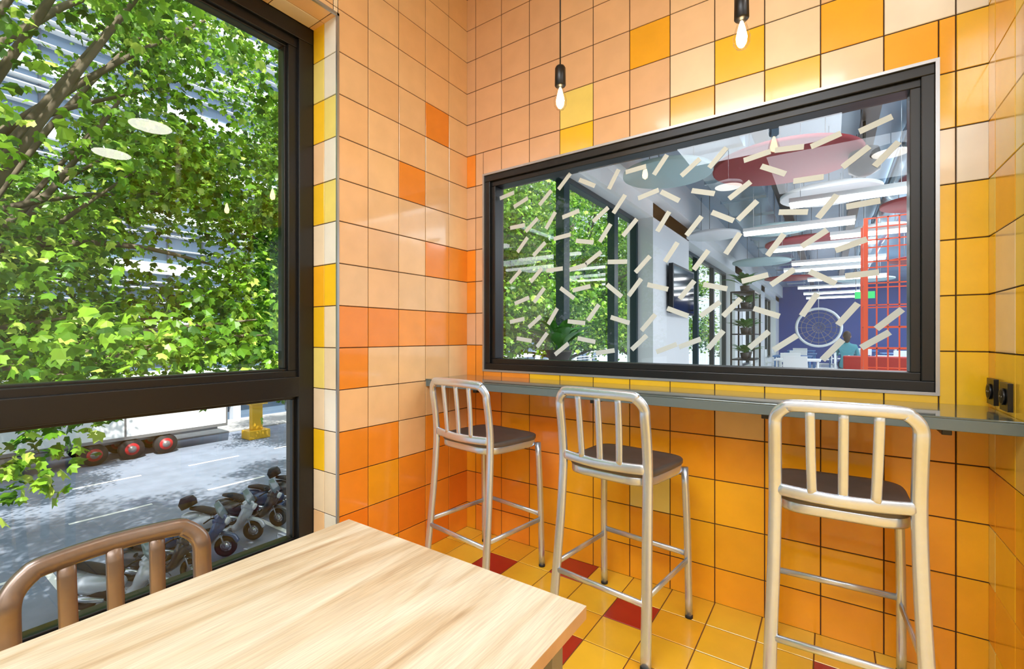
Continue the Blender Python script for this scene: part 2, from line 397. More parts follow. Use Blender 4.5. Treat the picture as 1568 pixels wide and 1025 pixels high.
# ------------------------------------------------------------ stools / chair
def make_seat_furniture(name,loc,rot,Z,seat,hw,frame_m,seat_m,rung,thick=0.020):
    mb=MB(); top=Z-0.018
    f=Z-seat
    left=[(-hw-0.018,-0.235,0),(-hw-0.012,-0.215,seat*0.3),(-hw-0.004,-0.193,seat*0.65),(-hw,-0.180,seat*0.97),(-hw,-0.187,seat+f*0.35),(-hw,-0.203,seat+f*0.68)]
    r=0.06
    arc=[(-hw+r-r*math.cos(a),-0.203-0.02*math.sin(a)/1.0*0.8,top-r+r*math.sin(a)) for a in (0.15,0.55,1.0,1.4)]
    P=left+arc; P2=P+[(0,-0.228,top+0.002)]+[(-x,y,z) for (x,y,z) in reversed(P)]
    path=cr(P2,4)
    mb.tube(path,thick,0.012,0,ref=(0,1,0),seg=14,n=2.8)
    for s_ in (-1,1):
        mb.cyl((s_*(hw+0.018),-0.235,0),(s_*(hw+0.018),-0.234,0.012),thick+.001,2,12)
    fx_=hw+0.012
    for s_ in (-1,1):
        leg=cr([(s_*(fx_+0.003),0.188,0),(s_*fx_,0.180,seat*0.5),(s_*(fx_-0.008),0.168,seat-0.045)],4)
        mb.tube(leg,0.0145,0.0145,0,seg=12,n=2.8)
        mb.cyl((s_*(fx_+0.003),0.188,0),(s_*(fx_+0.003),0.188,0.012),0.0165,2,12)
    zb=seat+0.012
    mb.tube(cr([(-hw,-0.182,zb+0.004),(-hw*0.5,-0.197,zb),(0,-0.203,zb-0.002),(hw*0.5,-0.197,zb),(hw,-0.182,zb+0.004)],4),0.020,0.008,0,ref=(0,1,0),seg=12,n=3)
    for x in (-hw*0.46,0,hw*0.46):
        mb.tube(cr([(x*0.95,-0.199,zb),(x,-0.208,seat+f*0.45),(x*1.03,-0.224,top)],5),0.0140,0.006,0,ref=(0,1,0),seg=10,n=3.2)
    def outline(kk,zf,inset):
        pts=[]
        n=40
        for i in range(n):
            a=2*math.pi*i/n; ca,sa=math.cos(a),math.sin(a); e=2/5.0
            cx=math.copysign(abs(ca)**e,ca); sy=math.copysign(abs(sa)**e,sa)
            wx=(hw-0.004)+(0.024)*(sy+1)/2
            pts.append((cx*(wx-inset)*kk, 0.004+sy*(0.188-inset)*kk, zf(kk,cx*kk,sy*kk)))
        return pts
    dish=lambda kk,x,y: seat-0.010*(1-kk*kk)*1.1
    rings=[outline(1,lambda a,b,c:seat-0.026,0.004),outline(1,lambda a,b,c:seat-0.020,0),outline(1,lambda a,b,c:seat-0.006,0),outline(1,lambda a,b,c:seat-0.001,0.004),outline(0.88,dish,0.0),outline(0.6,dish,0),outline(0.3,dish,0),outline(0.02,dish,0)]
    vs=[p for r_ in rings for p in r_]; fs=[]
    n=40
    for i in range(len(rings)-1):
        for j in range(n): fs.append((i*n+j,i*n+(j+1)%n,(i+1)*n+(j+1)%n,(i+1)*n+j))
    fs.append(tuple(range(n-1,-1,-1))); fs.append(tuple((len(rings)-1)*n+j for j in range(n)))
    mb.add(vs,fs,1,True)
    ap=[(x*0.985,y*0.97,seat-0.040) for (x,y,z) in outline(1,lambda a,b,c:0,0.004)]
    mb.tube(ap,0.005,0.019,0,ref=(0,0,1),seg=8,n=3,closed=True)
    def lx(z): return hw+0.018-0.018*z/seat
    def by(z): return -0.235+0.055*z/seat
    zf,zs,zb2=rung
    fy_=lambda z:0.188-0.015*z/seat
    mb.tube([(-fx_,fy_(zf),zf),(fx_,fy_(zf),zf)],0.012,0.007,0,seg=8,n=3)
    for s_ in (-1,1): mb.tube([(s_*lx(zs),by(zs),zs),(s_*fx_,fy_(zs),zs)],0.012,0.007,0,ref=(1,0,0),seg=8,n=3)
    mb.tube([(-lx(zb2),by(zb2),zb2),(lx(zb2),by(zb2),zb2)],0.012,0.007,0,seg=8,n=3)
    mb.build(name,[frame_m,seat_m,M_rubber],loc=loc,rot=rot)
D=math.radians
RUN=(0.275,0.25,0.225)
make_seat_furniture('bar_stool',(-1.49,1.925,0.002),D(-8),1.0,0.70,0.202,M_alu,M_seat,RUN)
make_seat_furniture('bar_stool',(-0.728,1.90,0.002),D(-7),1.005,0.695,0.192,M_alu,M_seat,RUN)
make_seat_furniture('bar_stool',(0.023,1.95,0.002),D(3),1.008,0.69,0.183,M_alu,M_seat,RUN)
make_seat_furniture('dining_chair',(-0.965,0.305,0.002),D(-90),0.81,0.45,0.15,M_bronze,M_bronze,(0.16,0.14,0.2),thick=0.018)

# table
TX0,TX1,TY0,TY1=-1.0,-0.343,-0.50,0.72
mb=MB(); mb.box(TX0,TX1,TY0,TY1,0.728,0.75,1); mb.box(TX0,TX1,TY0,TY1,0.7495,0.7508,0)
for x in (TX0+0.03,TX1-0.065):
    for y in (TY0+0.03,TY1-0.065):
        mb.box(x,x+0.035,y,y+0.035,0.003,0.728,2)
mb.box(TX0+0.045,TX1-0.045,TY0+0.045,TY0+0.065,0.69,0.728,2); mb.box(TX0+0.045,TX1-0.045,TY1-0.065,TY1-0.045,0.69,0.728,2)
mb.box(TX0+0.045,TX0+0.065,TY0+0.045,TY1-0.045,0.69,0.728,2); mb.box(TX1-0.065,TX1-0.045,TY0+0.045,TY1-0.045,0.69,0.728,2)
mb.build('dining_table',[M_wood,M_edge,M_grey],bevel=0.0012)

# pendant bulbs
for (x,y,zc) in ((-0.958,1.75,2.245),(-0.25,1.75,2.255)):
    mb=MB()
    mb.cyl((x,y,zc+0.13),(x,y,3.5),0.003,0,8)
    mb.lathe(x,y,[(0.004,zc+0.140),(0.018,zc+0.137),(0.023,zc+0.128),(0.024,zc+0.055),(0.020,zc+0.050)],0)
    mb.lathe(x,y,[(0.014,zc+0.052),(0.015,zc+0.035),(0.022,zc+0.012),(0.028,zc-0.012),(0.026,zc-0.032),(0.016,zc-0.047),(0.004,zc-0.053)],2)
    mb.lathe(x,y,[(0.004,zc+0.045),(0.009,zc+0.03),(0.015,zc+0.005),(0.018,zc-0.012),(0.015,zc-0.030),(0.003,zc-0.038)],1,16)
    mb.lathe(x,y,[(0.045,3.499),(0.045,3.48),(0.004,3.475)],0)
    mb.build('pendant_bulb',[M_plastic,M_bulb,M_bulbglass])
def area(name,loc,sx,sy,power,col=(1,1,1),shape='RECTANGLE',rot=(0,0,0),parent=None):
    l=bpy.data.lights.new(name,'AREA'); l.shape=shape; l.size=sx; l.size_y=sy; l.energy=power; l.color=col
    o=bpy.data.objects.new(name,l); S.collection.objects.link(o); o.location=loc; o.rotation_euler=rot
    if parent: o.parent=parent
    return o
for (x,y) in ((0.493,1.468),(1.52,1.47),(2.55,0.3),(0.49,-1.2),(-1.0,-1.4),(2.0,-1.2)):
    mb=MB(); mb.lathe(x,y,[(0.03,3.10),(0.15,3.06),(0.165,3.02),(0.16,3.015)],0,28); mb.lathe(x,y,[(0.15,3.014),(0.145,3.008),(0.02,3.006)],1,28)
    mb.cyl((x,y,3.09),(x,y,3.5),0.004,0,8)
    mb.build('disc_pendant_lamp',[M_white,M_lamp])
C1=(0.86,0.93,1.0)
area('fill_light',(-0.7,-1.0,3.45),1.6,1.4,100,C1)  # unseen fill lamps added overhead to brighten this room
area('fill_light',(0.6,-2.8,3.45),2.5,1.8,96,C1)
area('fill_light',(2.6,-0.6,3.45),2.0,2.0,84,C1)

# ------------------------------------------------------------ adjoining room
FX1=6.0; FY0=YB+T; FY1=24.0; ZC=3.45
mb=MB(); mb.box(-2.25,FX1,FY0,FY1,-0.15,0); mb.build('floor_hall',[M_lfloor])
mb=MB(); mb.box(-2.25,FX1,FY0,FY1+0.1,ZC,ZC+0.12); mb.build('ceiling_hall',[mat('hall_ceiling',(156,178,196),0.3,0.3,noise=0.12,nscale=1.2)])
mb=MB(); mb.box(-2.25,FX1,FY1,FY1+0.1,0,ZC,0); mb.build('wall_hall_end',[M_blue])
mb=MB(); mb.box(FX1,FX1+0.1,FY0,FY1,0,ZC); mb.build('wall_hall_right',[M_white])
mb=MB(); wins=[(2.42,5.98),(7.83,12.3),(13.4,17.5),(18.5,22.5)]
prev=FY0
for (a,b) in wins:
    mb.box(-2.25,-1.9,prev,a,0,ZC); prev=b
mb.box(-2.25,-1.9,prev,FY1,0,ZC)
mb.box(-2.25,-1.9,FY0,FY1,2.78,2.97); mb.box(-2.25,-1.75,FY0,FY1,2.97,ZC)
mb.box(-2.25,-2.0,FY0,FY1,0,0.35)
mb.build('wall_hall_left',[M_white])
M_teal_frame=mat('teal_frame',(30,52,60),0.35)
for wi,(a,b) in enumerate(wins):
    mb=MB(); frame(mb,PL,a+0.002,b-0.002,0.352,2.778,0.06,-0.0,0.09)
    ys=[3.95,5.2] if wi==0 else [a+(b-a)*k/3 for k in (1,2)]
    for y in ys: mb.box(-2.18,-2.09,y-0.06,y+0.06,0.4,2.72,0)
    mb.quad((-2.147,a+.05,.4),(-2.147,b-.05,.4),(-2.147,b-.05,2.73),(-2.147,a+.05,2.73),1)
    mb.build('window_%d'%(wi+3),[M_teal_frame,M_glass],bevel=0.004)
for (x,y,d,m) in ((-1.30,4.52,.83,M_lblue),(-.347,4.86,1.19,M_dred),(-.006,6.2,.95,M_white),(-1.50,7.68,.78,M_white),(-0.65,7.8,.84,M_lblue),(-.24,9.2,1.4,M_dred),(.60,8.6,.7,M_white),(.9,7.22,.8,M_dred),(-1.2,11,1.1,M_lblue),(0.1,12.3,1.3,M_white),(1.6,12.5,1.2,M_dred),(-0.9,14.5,1.2,M_dred),(0.8,16,1.3,M_lblue)):
    mb=MB(); z=2.8; r=d/2
    mb.lathe(x,y,[(r*0.98,z-0.02),(r,z-0.015),(r,z+0.015),(r*0.98,z+0.02)],0,40)
    for a in (0.5,2.6,4.7): mb.cyl((x+r*.6*math.cos(a),y+r*.6*math.sin(a),z+0.02),(x+r*.6*math.cos(a),y+r*.6*math.sin(a),ZC-.001),0.004,1,6)
    mb.build('acoustic_ceiling_disc',[m,M_grey])
mb=MB(); mb.box(-1.25,-0.7,2.9,20,3.1,3.4,0)
for y in range(3,20): mb.box(-1.27,-0.68,y-0.02,y+0.02,3.08,3.42,0)
mb.build('ventilation_duct',[M_silver])
mb=MB(); mb.tube([(0.75,3.0,3.2),(0.75,20,3.2)],0.16,0.16,0,seg=24)
for y in range(4,20,2): mb.tube([(0.75,y-0.03,3.2),(0.75,y+0.03,3.2)],0.17,0.17,0,seg=24); mb.cyl((0.75,y,3.36),(0.75,y,ZC),0.006,0,6)
mb.build('ventilation_duct',[M_silver])
for x in (-0.52,0.28):
    mb=MB(); mb.box(x-0.06,x-0.055,2.6,22,3.05,3.12); mb.box(x+0.055,x+0.06,2.6,22,3.05,3.12); mb.box(x-0.06,x+0.06,2.6,22,3.045,3.05)
    for y in range(3,22,2): mb.cyl((x-0.057,y,3.1),(x-0.057,y,ZC-.001),0.004,0,6); mb.cyl((x+0.057,y,3.1),(x+0.057,y,ZC-.001),0.004,0,6)
    mb.build('cable_tray',[M_plastic])
for (x,y,L) in ((0.15,5.6,1.0),(-0.35,6.8,1.2),(0.6,7.7,1.2),(-0.1,8.4,1.3),(0.1,10.2,1.4),(-0.1,11.2,1.4),(0.3,13.3,1.5),(0,15.3,1.5),(0.1,17.5,1.6),(0.1,19.5,1.6)):
    mb=MB(); z=2.60
    mb.box(x-L/2,x+L/2,y-0.045,y+0.045,z,z+0.05,0); mb.box(x-L/2+.01,x+L/2-.01,y-0.048,y+0.048,z-0.04,z+0.001,1)
    for s_ in (-1,1): mb.cyl((x+s_*L*.4,y,z+.05),(x+s_*L*.4,y,ZC-.001),0.003,0,6)
    mb.build('linear_led_light',[M_white,M_led])
mb=MB(); mb.lathe(0.24,4.9,[(0.05,2.82),(0.10,2.80),(0.12,2.72),(0.11,2.62),(0.04,2.58)],0,24); mb.cyl((0.24,4.9,2.8),(0.24,4.9,3.04),0.012,0,8)
mb.build('ceiling_speaker',[M_plastic])
for y in (4.5,8,12,16,20.5): area('fill_light',(2.4,y,3.4),3.5,2.5,160,(.92,.97,1))  # fill lamps added to brighten the hall, no fixtures modelled
area('fill_light',(-0.1,3.4,3.42),1.0,0.8,40,(.92,.97,1))  # one more added fill, close behind the partition window
# TV
mb=MB(); mb.box(-1.86,-1.80,6.55,7.75,1.55,2.25,0); mb.box(-1.80,-1.798,6.58,7.72,1.58,2.22,1); mb.box(-1.899,-1.86,7.0,7.3,1.8,2.0,0)
mb.build('wall_television',[M_plastic,mat('tv_screen',(30,34,40),0.08)],bevel=0.004)
# orange lattice tower
mb=MB(); x0,x1,y0,y1,h=0.30,0.74,5.9,6.4,2.42
for x in (x0,x1):
    for y in (y0,y1): mb.box(x-0.018,x+0.018,y-0.018,y+0.018,0,h,0)
for k in range(1,12):
    z=h*k/11
    for y in (y0,y1): mb.box(x0,x1,y-0.006,y+0.006,z-0.012,z,0)
    for x in (x0,x1): mb.box(x-0.006,x+0.006,y0,y1,z-0.012,z,0)
for k in range(1,5):
    x=x0+(x1-x0)*k/5
    mb.box(x-0.006,x+0.006,y0-0.006,y0+0.006,0,h,0)
    y=y0+(y1-y0)*k/5
    mb.box(x0-0.006,x0+0.006,y-0.006,y+0.006,0,h,0)
mb.build('metal_lattice_tower',[M_orange])
# red bench
mb=MB(); mb.box(0.15,0.9,7.2,7.8,0.08,0.45); mb.box(0.15,0.9,7.8,7.95,0.08,0.95); mb.box(0.05,0.15,7.2,7.95,0.08,0.65); mb.box(0.9,1.0,7.2,7.95,0.08,0.65)
for x in (0.1,0.95):
    for y in (7.25,7.9): mb.cyl((x,y,0),(x,y,0.09),0.02,0,8)
mb.build('lounge_sofa',[M_red],bevel=0.02)
def hall_chair(x,y,r,m):
    mb=MB()
    for sx in (-1,1):
        mb.tube([(sx*.2,.2,0),(sx*.18,.17,.45)],.013,.013,0,seg=8); mb.tube([(sx*.2,-.22,0),(sx*.18,-.18,.45),(sx*.18,-.2,.82)],.013,.013,0,seg=8)
    mb.box(-.2,.2,-.19,.2,.44,.47); mb.box(-.2,.2,-.215,-.19,.62,.84); mb.tube([(-.19,-.2,.55),(.19,-.2,.55)],.01,.01,0,seg=6)
    mb.build('cafe_chair',[m],bevel=0.01,loc=(x,y,0.001),rot=r)
def hall_table(x,y,m):
    mb=MB(); mb.box(-.4,.4,-.4,.4,.72,.75,0)
    for sx in(-1,1):
        for sy in(-1,1): mb.tube([(sx*.35,sy*.35,0),(sx*.35,sy*.35,.72)],.018,.018,0,seg=8)
    mb.build('cafe_table',[m],bevel=0.004,loc=(x,y,0.001))
M_tblue=mat('table_blue',(70,120,176),0.4)
for (x,y) in ((-0.75,13.2),(-0.7,15.4),(0.95,12.6),(1.6,16.8),(-0.8,18.5),(0.9,19.5),(-0.55,11.2)):
    hall_table(x,y,M_tblue if y>12 else M_white)
    hall_chair(x-.66,y,-math.pi/2,M_white); hall_chair(x+.66,y,math.pi/2,M_white); hall_chair(x,y-.66,0,M_white)
# wire nest ring chair
mb=MB(); cx,cy,cz,R=-0.29,17.0,1.50,0.58
mb.tube([(cx+R*math.cos(a),cy,cz+R*math.sin(a)) for a in [2*math.pi*i/36 for i in range(36)]],0.04,0.04,0,ref=(0,1,0),seg=8,closed=True)
for k in range(1,5):
    r=R*math.cos(k*0.32); yy=cy+R*0.8*math.sin(k*0.32)
    mb.tube([(cx+r*math.cos(a),yy,cz+r*math.sin(a)) for a in [2*math.pi*i/28 for i in range(28)]],0.010,0.010,1,seg=6,closed=True)
for i in range(16):
    a=2*math.pi*i/16
    mb.tube([(cx+R*math.cos(t)*math.cos(a),cy+R*.8*math.sin(t),cz+R*math.cos(t)*math.sin(a)) for t in [0,.4,.8,1.2,1.5]],0.008,0.008,1,seg=5)
mb.cyl((cx,cy+.1,cz+R*.98),(cx,cy+.1,ZC),0.01,0,8); 
mb.build('hanging_wire_nest_chair',[M_white,M_grey])
mb=MB(); mb.box(0.45,0.8,12.6,12.64,2.05,2.2,0); mb.cyl((0.47,12.62,2.2),(0.47,12.62,ZC-.001),.006,1,6); mb.cyl((0.55,12.62,2.2),(0.55,12.62,ZC-.001),.006,1,6)
mb.build('exit_sign',[M_exit,M_grey])
def strap_leaves(mb,cx,cy,z,n,L,mi,rr,wd=0.03,e0=.7,e1=1.4):
    for i in range(n):
        a=rr.uniform(0,2*math.pi); l=L*rr.uniform(.6,1.05); el=rr.uniform(e0,e1)
        pts=[];N=9
        for k in range(N):
            t=k/(N-1); hr=l*(math.cos(el)*t+0.28*t*t); zz=l*(math.sin(el)*t-0.35*t*t*t)
            pts.append(Vector((cx+hr*math.cos(a),cy+hr*math.sin(a),z+zz)))
        side=Vector((-math.sin(a),math.cos(a),0)); vs=[];fs=[]
        for k,p in enumerate(pts):
            t=k/(N-1); w_=wd*(0.10 if t<0.30 else max(0.02,math.sin(math.pi*min(1,(t-0.22)/0.78))))
            vs+= [p-side*w_,p+Vector((0,0,-w_*0.3)),p+side*w_]
        for k in range(N-1):
            b=k*3; fs+=[(b,b+1,b+4,b+3),(b+1,b+2,b+5,b+4)]
        mb.add(vs,fs,mi,True)
mb=MB(); rr=random.Random(9)
x0,x1,y0,y1=-1.6,-1.2,9.9,10.8
for x in (x0,x1):
    for y in (y0,y1): mb.box(x-.015,x+.015,y-.015,y+.015,0,2.1,0)
for z in (.25,.75,1.25,1.75,2.08): mb.box(x0,x1,y0,y1,z,z+.025,0)
for z in (.775,1.275,1.775):
    for k in range(2):
        px,py=(x0+x1)/2,y0+.25+k*.45
        mb.lathe(px,py,[(.06,z),(.08,z+.12),(.075,z+.12)],1,14); strap_leaves(mb,px,py,z+.1,22,.34,2,rr,.045)
for k in range(9): mb.box(x0+.05,x1-.1,y0+.08+k*.045,y0+.115+k*.045,.275,.275+rr.uniform(.2,.28),3)
mb.lathe(-1.4,10.2,[(.07,2.105),(.09,2.23),(.08,2.23)],1,14); strap_leaves(mb,-1.4,10.2,2.2,26,.5,2,rr,.055)
mb.build('plant_shelf',[M_plastic,M_pot,M_green,M_red])
mb=MB(); rr=random.Random(4); px,py=-1.56,2.83
mb.lathe(px,py,[(.16,0),(.16,.02),(.03,.05),(.03,.98),(.14,1.0),(.14,1.03)],1,20)
mb.lathe(px,py,[(.06,1.031),(.09,1.10),(.095,1.12),(.08,1.12)],0,20)
strap_leaves(mb,px,py,1.09,26,.40,2,rr,.050,.95,1.5)
mb.build('potted_peace_lily',[M_pot,M_white,M_green])

def person(name,loc,rot):
    root=empty(name,loc,rot)
    J=[(0,0,.50),(0,-.02,.72),(0,-.03,.93),(0,0.0,1.05),(0,.02,1.12),
       (-.10,.02,.50),(-.11,.42,.52),(-.11,.44,.10),(-.11,.55,.05),
       (.10,.02,.50),(.11,.42,.52),(.11,.44,.10),(.11,.55,.05),
       (-.17,-.01,.98),(-.22,.10,.76),(-.14,.33,.78),
       (.17,-.01,.98),(.22,.10,.76),(.14,.33,.78)]
    Rr=[.13,.12,.125,.055,.045,.085,.065,.042,.035,.085,.065,.042,.035,.058,.042,.028,.058,.042,.028]
    E=[(0,1),(1,2),(2,3),(3,4),(0,5),(5,6),(6,7),(7,8),(0,9),(9,10),(10,11),(11,12),(2,13),(13,14),(14,15),(2,16),(16,17),(17,18)]
    me=bpy.data.meshes.new('body'); me.from_pydata(J,E,[]); ob=bpy.data.objects.new('body',me); S.collection.objects.link(ob); ob.parent=root
    sk=ob.modifiers.new('s','SKIN'); 
    for i,v in enumerate(me.skin_vertices[0].data): v.radius=(Rr[i],Rr[i]); v.use_root=(i==0)
    sb=ob.modifiers.new('u','SUBSURF'); sb.levels=2; sb.render_levels=2; me.materials.append(M_teal)
    mb=MB(); ell=mb.ell
    ell((0,.04,1.23),(.075,.092,.115),0); ell((0,.01,1.255),(.085,.092,.105),1); ell((0,-.05,1.18),(.07,.05,.12),1)
    ell((0,.135,1.22),(.012,.016,.02),0); ell((-.076,.03,1.22),(.012,.02,.03),0); ell((.076,.03,1.22),(.012,.02,.03),0)
    ell((-.03,.122,1.245),(.012,.008,.008),1); ell((.03,.122,1.245),(.012,.008,.008),1); ell((0,.125,1.175),(.025,.008,.007),2)
    for s_ in (-1,1):
        ell((s_*.13,.38,.785),(.035,.05,.016),0)
        for k in range(4): mb.tube([(s_*.13+(k-1.5)*.017,.42,.787),(s_*.13+(k-1.5)*.018,.455,.785),(s_*.13+(k-1.5)*.018,.478-.006*abs(k-1.3),.778)],[.009,.008,.006],None,0,seg=6)
        mb.tube([(s_*.10,.37,.785),(s_*.085,.40,.785),(s_*.08,.425,.78)],[.010,.009,.007],None,0,seg=6)
        ell((s_*.11,.56,.035),(.045,.12,.035),3)
        mb.tube([(s_*.10,.03,.50),(s_*.11,.42,.52),(s_*.11,.445,.44),(s_*.11,.44,.10)],[.098,.078,.066,.054],None,4,seg=12)
    mb.build('head_and_hands',[M_skin,M_hair,M_red,M_rubber,M_jean],parent=root)
hall_table(0.35,14.9,M_tblue)
person('seated_person',(0.35,14.17,0.0),0.0)
mb=MB(); mb.box(-.2,.2,-.2,.2,.35,.38)
for sx in(-1,1):
    for sy in (-1,1): mb.tube([(sx*.19,sy*.19,0),(sx*.16,sy*.16,.36)],.013,.013,0,seg=6)
mb.build('cafe_stool',[M_white],bevel=.01,loc=(0.35,14.14,0.001))

# ------------------------------------------------------------ outside
ZG=-4.8
mb=MB(); mb.box(-70,-2.25,-60,90,ZG-0.2,ZG); mb.build('street',[M_asph])
mb=MB(); mb.box(-9.9,-2.25,-60,90,ZG,ZG+0.02); mb.build('sidewalk',[M_pave])
mb=MB(); mb.box(-35.3,-31,-60,90,ZG,ZG+0.1); mb.build('sidewalk',[M_pave],bevel=.02)
mb=MB()
for k in range(-8,20): mb.box(-20.1,-19.95,k*4,k*4+2.2,ZG+0.002,ZG+0.006)
for k in range(-8,20): mb.box(-24.6,-24.45,k*4+1,k*4+3.2,ZG+0.002,ZG+0.006)
mb.box(-16.6,-16.45,-40,60,ZG+0.002,ZG+0.006)
for k in range(-6,14): mb.box(-16.4,-12.2,k*2.4+.4,k*2.4+.55,ZG+0.002,ZG+0.006)
for k in range(6): mb.box(-12.0,-10.4,-1.6+k*.9,-1.2+k*.9,ZG+0.002,ZG+0.006)
mb.build('road_markings',[M_mark])
mb=MB(); x=-36
mb.box(-46,x,-50,80,ZG,34,0)
nf=11
for k in range(nf+1):
    z=ZG+0.2+k*3.5; mb.box(x-0.1,x+0.35,-50,80,z+2.9,z+3.6,1)
    mb.box(x,x+0.6,-50,80,z+2.3,z+2.36,1); mb.box(x,x+0.6,-50,80,z+1.9,z+1.96,1)
    mb.box(x,x+0.5,-50,80,z+1.0,z+1.05,1)
    for j in range(65): mb.box(x,x+0.12,-50+j*2-.05,-50+j*2+.05,z,z+2.9,2)
for j in range(22): mb.box(x+.1,x+.7,-50+j*6-.25,-50+j*6+.25,ZG,ZG+3.2,1)
mb.build('office_building',[M_bglass,M_bwhite,M_bdark])
mb=MB(); mb.box(-2.25,-1.92,-30,60,ZG,-0.16); mb.build('wall_outer_base',[M_pave])

def tree_mesh():
    rr=random.Random(21); mb=MB(); mb.usec=True
    def col():
        t=rr.random(); g=rr.uniform(.82,1.14)
        base=(104,154,40) if t<.42 else ((146,192,58) if t<.74 else ((62,108,32) if t<.90 else (192,218,94)))
        return lin(tuple(min(255,c*g) for c in base))
    trunk=cr([(0,0,0),(.05,.05,2.2),(-.05,.1,4.4),(.1,0,6.2),(0,.1,9),(.1,0,11.5)],4)
    n=len(trunk); mb.tube(trunk,[.26-.22*i/(n-1) for i in range(n)],None,0,seg=12)
    cl=[]
    tries=0
    while len(cl)<225 and tries<8000:
        tries+=1
        u=Vector((rr.gauss(0,1),rr.gauss(0,1),rr.gauss(0,1))).normalized()*rr.uniform(.3,1)**.5
        p=Vector((u.x*4.5,u.y*4.9,9.4+u.z*4.8))
        if p.z<5.5: continue
        cl.append(p)
    for k in range(30):
        a=rr.uniform(0,6.283); q=rr.uniform(.5,1)**.5
        cl.append(Vector((4.3*q*math.cos(a),4.9*q*math.sin(a),rr.uniform(5.4,7.2))))
    n0=len(cl)
    cl+= [Vector((2.9,.95,4.75)),Vector((2.6,1.3,5.2)),Vector((3.0,.6,5.4)),Vector((3.2,1.2,5.9)),Vector((2.6,2.2,5.9)),Vector((1.5,3.4,6.0)),Vector((2.0,-2,5.8)),Vector((2.4,4.3,6.1))]
    for i,p in enumerate(cl):
        if i%4==0 or i>=n0:
            z0=rr.uniform(4.8,8) if p.z>7 else 4.8
            a=Vector((0,.05,z0)); m1=a.lerp(p,.5)+Vector((rr.uniform(-.3,.3),rr.uniform(-.3,.3),.35))
            pts=cr([a,m1,p],4); k=len(pts); mb.tube(pts,[.07-.058*j/(k-1) for j in range(k)],None,0,seg=6)
    Lf=[(0,0),(.30,-.08),(.52,.16),(.40,.30),(.50,.60),(.22,.56),(0,.95),(-.22,.56),(-.50,.60),(-.40,.30),(-.52,.16),(-.30,-.08)]
    for ci,p in enumerate(cl):
        rad=rr.uniform(.5,.9) if ci<n0 else .42; cnt=int(190*rad*rad/.5) if ci<n0 else 110
        for q in range(cnt):
            o=Vector((rr.gauss(0,.5),rr.gauss(0,.5),rr.gauss(0,.30)))*rad
            s_=rr.uniform(.07,.145)
            R=Matrix.Rotation(rr.uniform(0,6.28),3,'Z')@Matrix.Rotation(rr.gauss(-.5,.6),3,'X')@Matrix.Rotation(rr.gauss(0,.5),3,'Y')
            c=col(); vs=[p+o+R@Vector((x*s_,y*s_,-.5*abs(x)*s_-.25*y*y*s_)) for x,y in Lf]
            mb.add(vs,[tuple(range(12))],1,False,c)
    return mb
tm=tree_mesh(); t0=tm.build('plane_tree',[M_bark,M_leaf],loc=(-9,-.1,ZG+.02))
for (x,y,r,s_) in ((-9.2,8.2,2.3,1),(-9,16.6,4.0,1.05),(-9.3,25.5,5.2,1),(-9,-8.5,1.1,1),(-22,0,0.8,1.0),(-22,15,2.9,1.0)):
    o=bpy.data.objects.new('plane_tree',t0.data); S.collection.objects.link(o); o.location=(x,y,ZG+.02); o.rotation_euler=(0,0,r); o.scale=(s_,)*3

# truck
mb=MB(); X=-29.3; w2=1.25
mb.box(X-w2,X+w2,-1.5,12.2,ZG+1.15,ZG+4.0,0)
mb.box(X-w2+.1,X+w2+.01,-1.5,12.2,ZG+1.0,ZG+1.15,3)
mb.box(X-.5,X+.5,-1.4,12,ZG+.75,ZG+1.0,3)
for k in range(4): mb.box(X+w2,X+w2+.02,-1.5+k*4.54,-1.42+k*4.54,ZG+1.15,ZG+4.0,3)
mb.box(X+w2-.1,X+w2-.05,0.5,5.4,ZG+.55,ZG+.95,3)
mb.box(X-w2,X+w2,-4.2,-2.0,ZG+.9,ZG+3.7,0); mb.box(X-w2,X+w2,-4.6,-4.2,ZG+.5,ZG+2.0,0); mb.box(X-w2+.1,X+w2-.1,-4.24,-4.19,ZG+2.1,ZG+3.2,2)
mb.box(X+w2-.01,X+w2+.01,-3.9,-2.9,ZG+2.0,ZG+3.1,2); mb.box(X-.4,X+.4,-4.2,0,ZG+.6,ZG+.9,3)
for y in (6.5,7.9,9.3,-3.5,-.9,):
    for s_ in (-1,1):
        xx=X+s_*(w2-.2)
        mb.tube([(xx-.16,y,ZG+.5),(xx+.16,y,ZG+.5)],.5,.5,2,ref=(0,0,1),seg=24)
        mb.tube([(xx-.18,y,ZG+.5),(xx+.18,y,ZG+.5)],.29,.29,1,ref=(0,0,1),seg=20); mb.tube([(xx-.2,y,ZG+.5),(xx+.2,y,ZG+.5)],.17,.17,3,ref=(0,0,1),seg=12)
mb.build('truck',[M_white,M_red,M_rubber,M_grey])
M_ws=mat('windscreen',(120,140,150),.1)
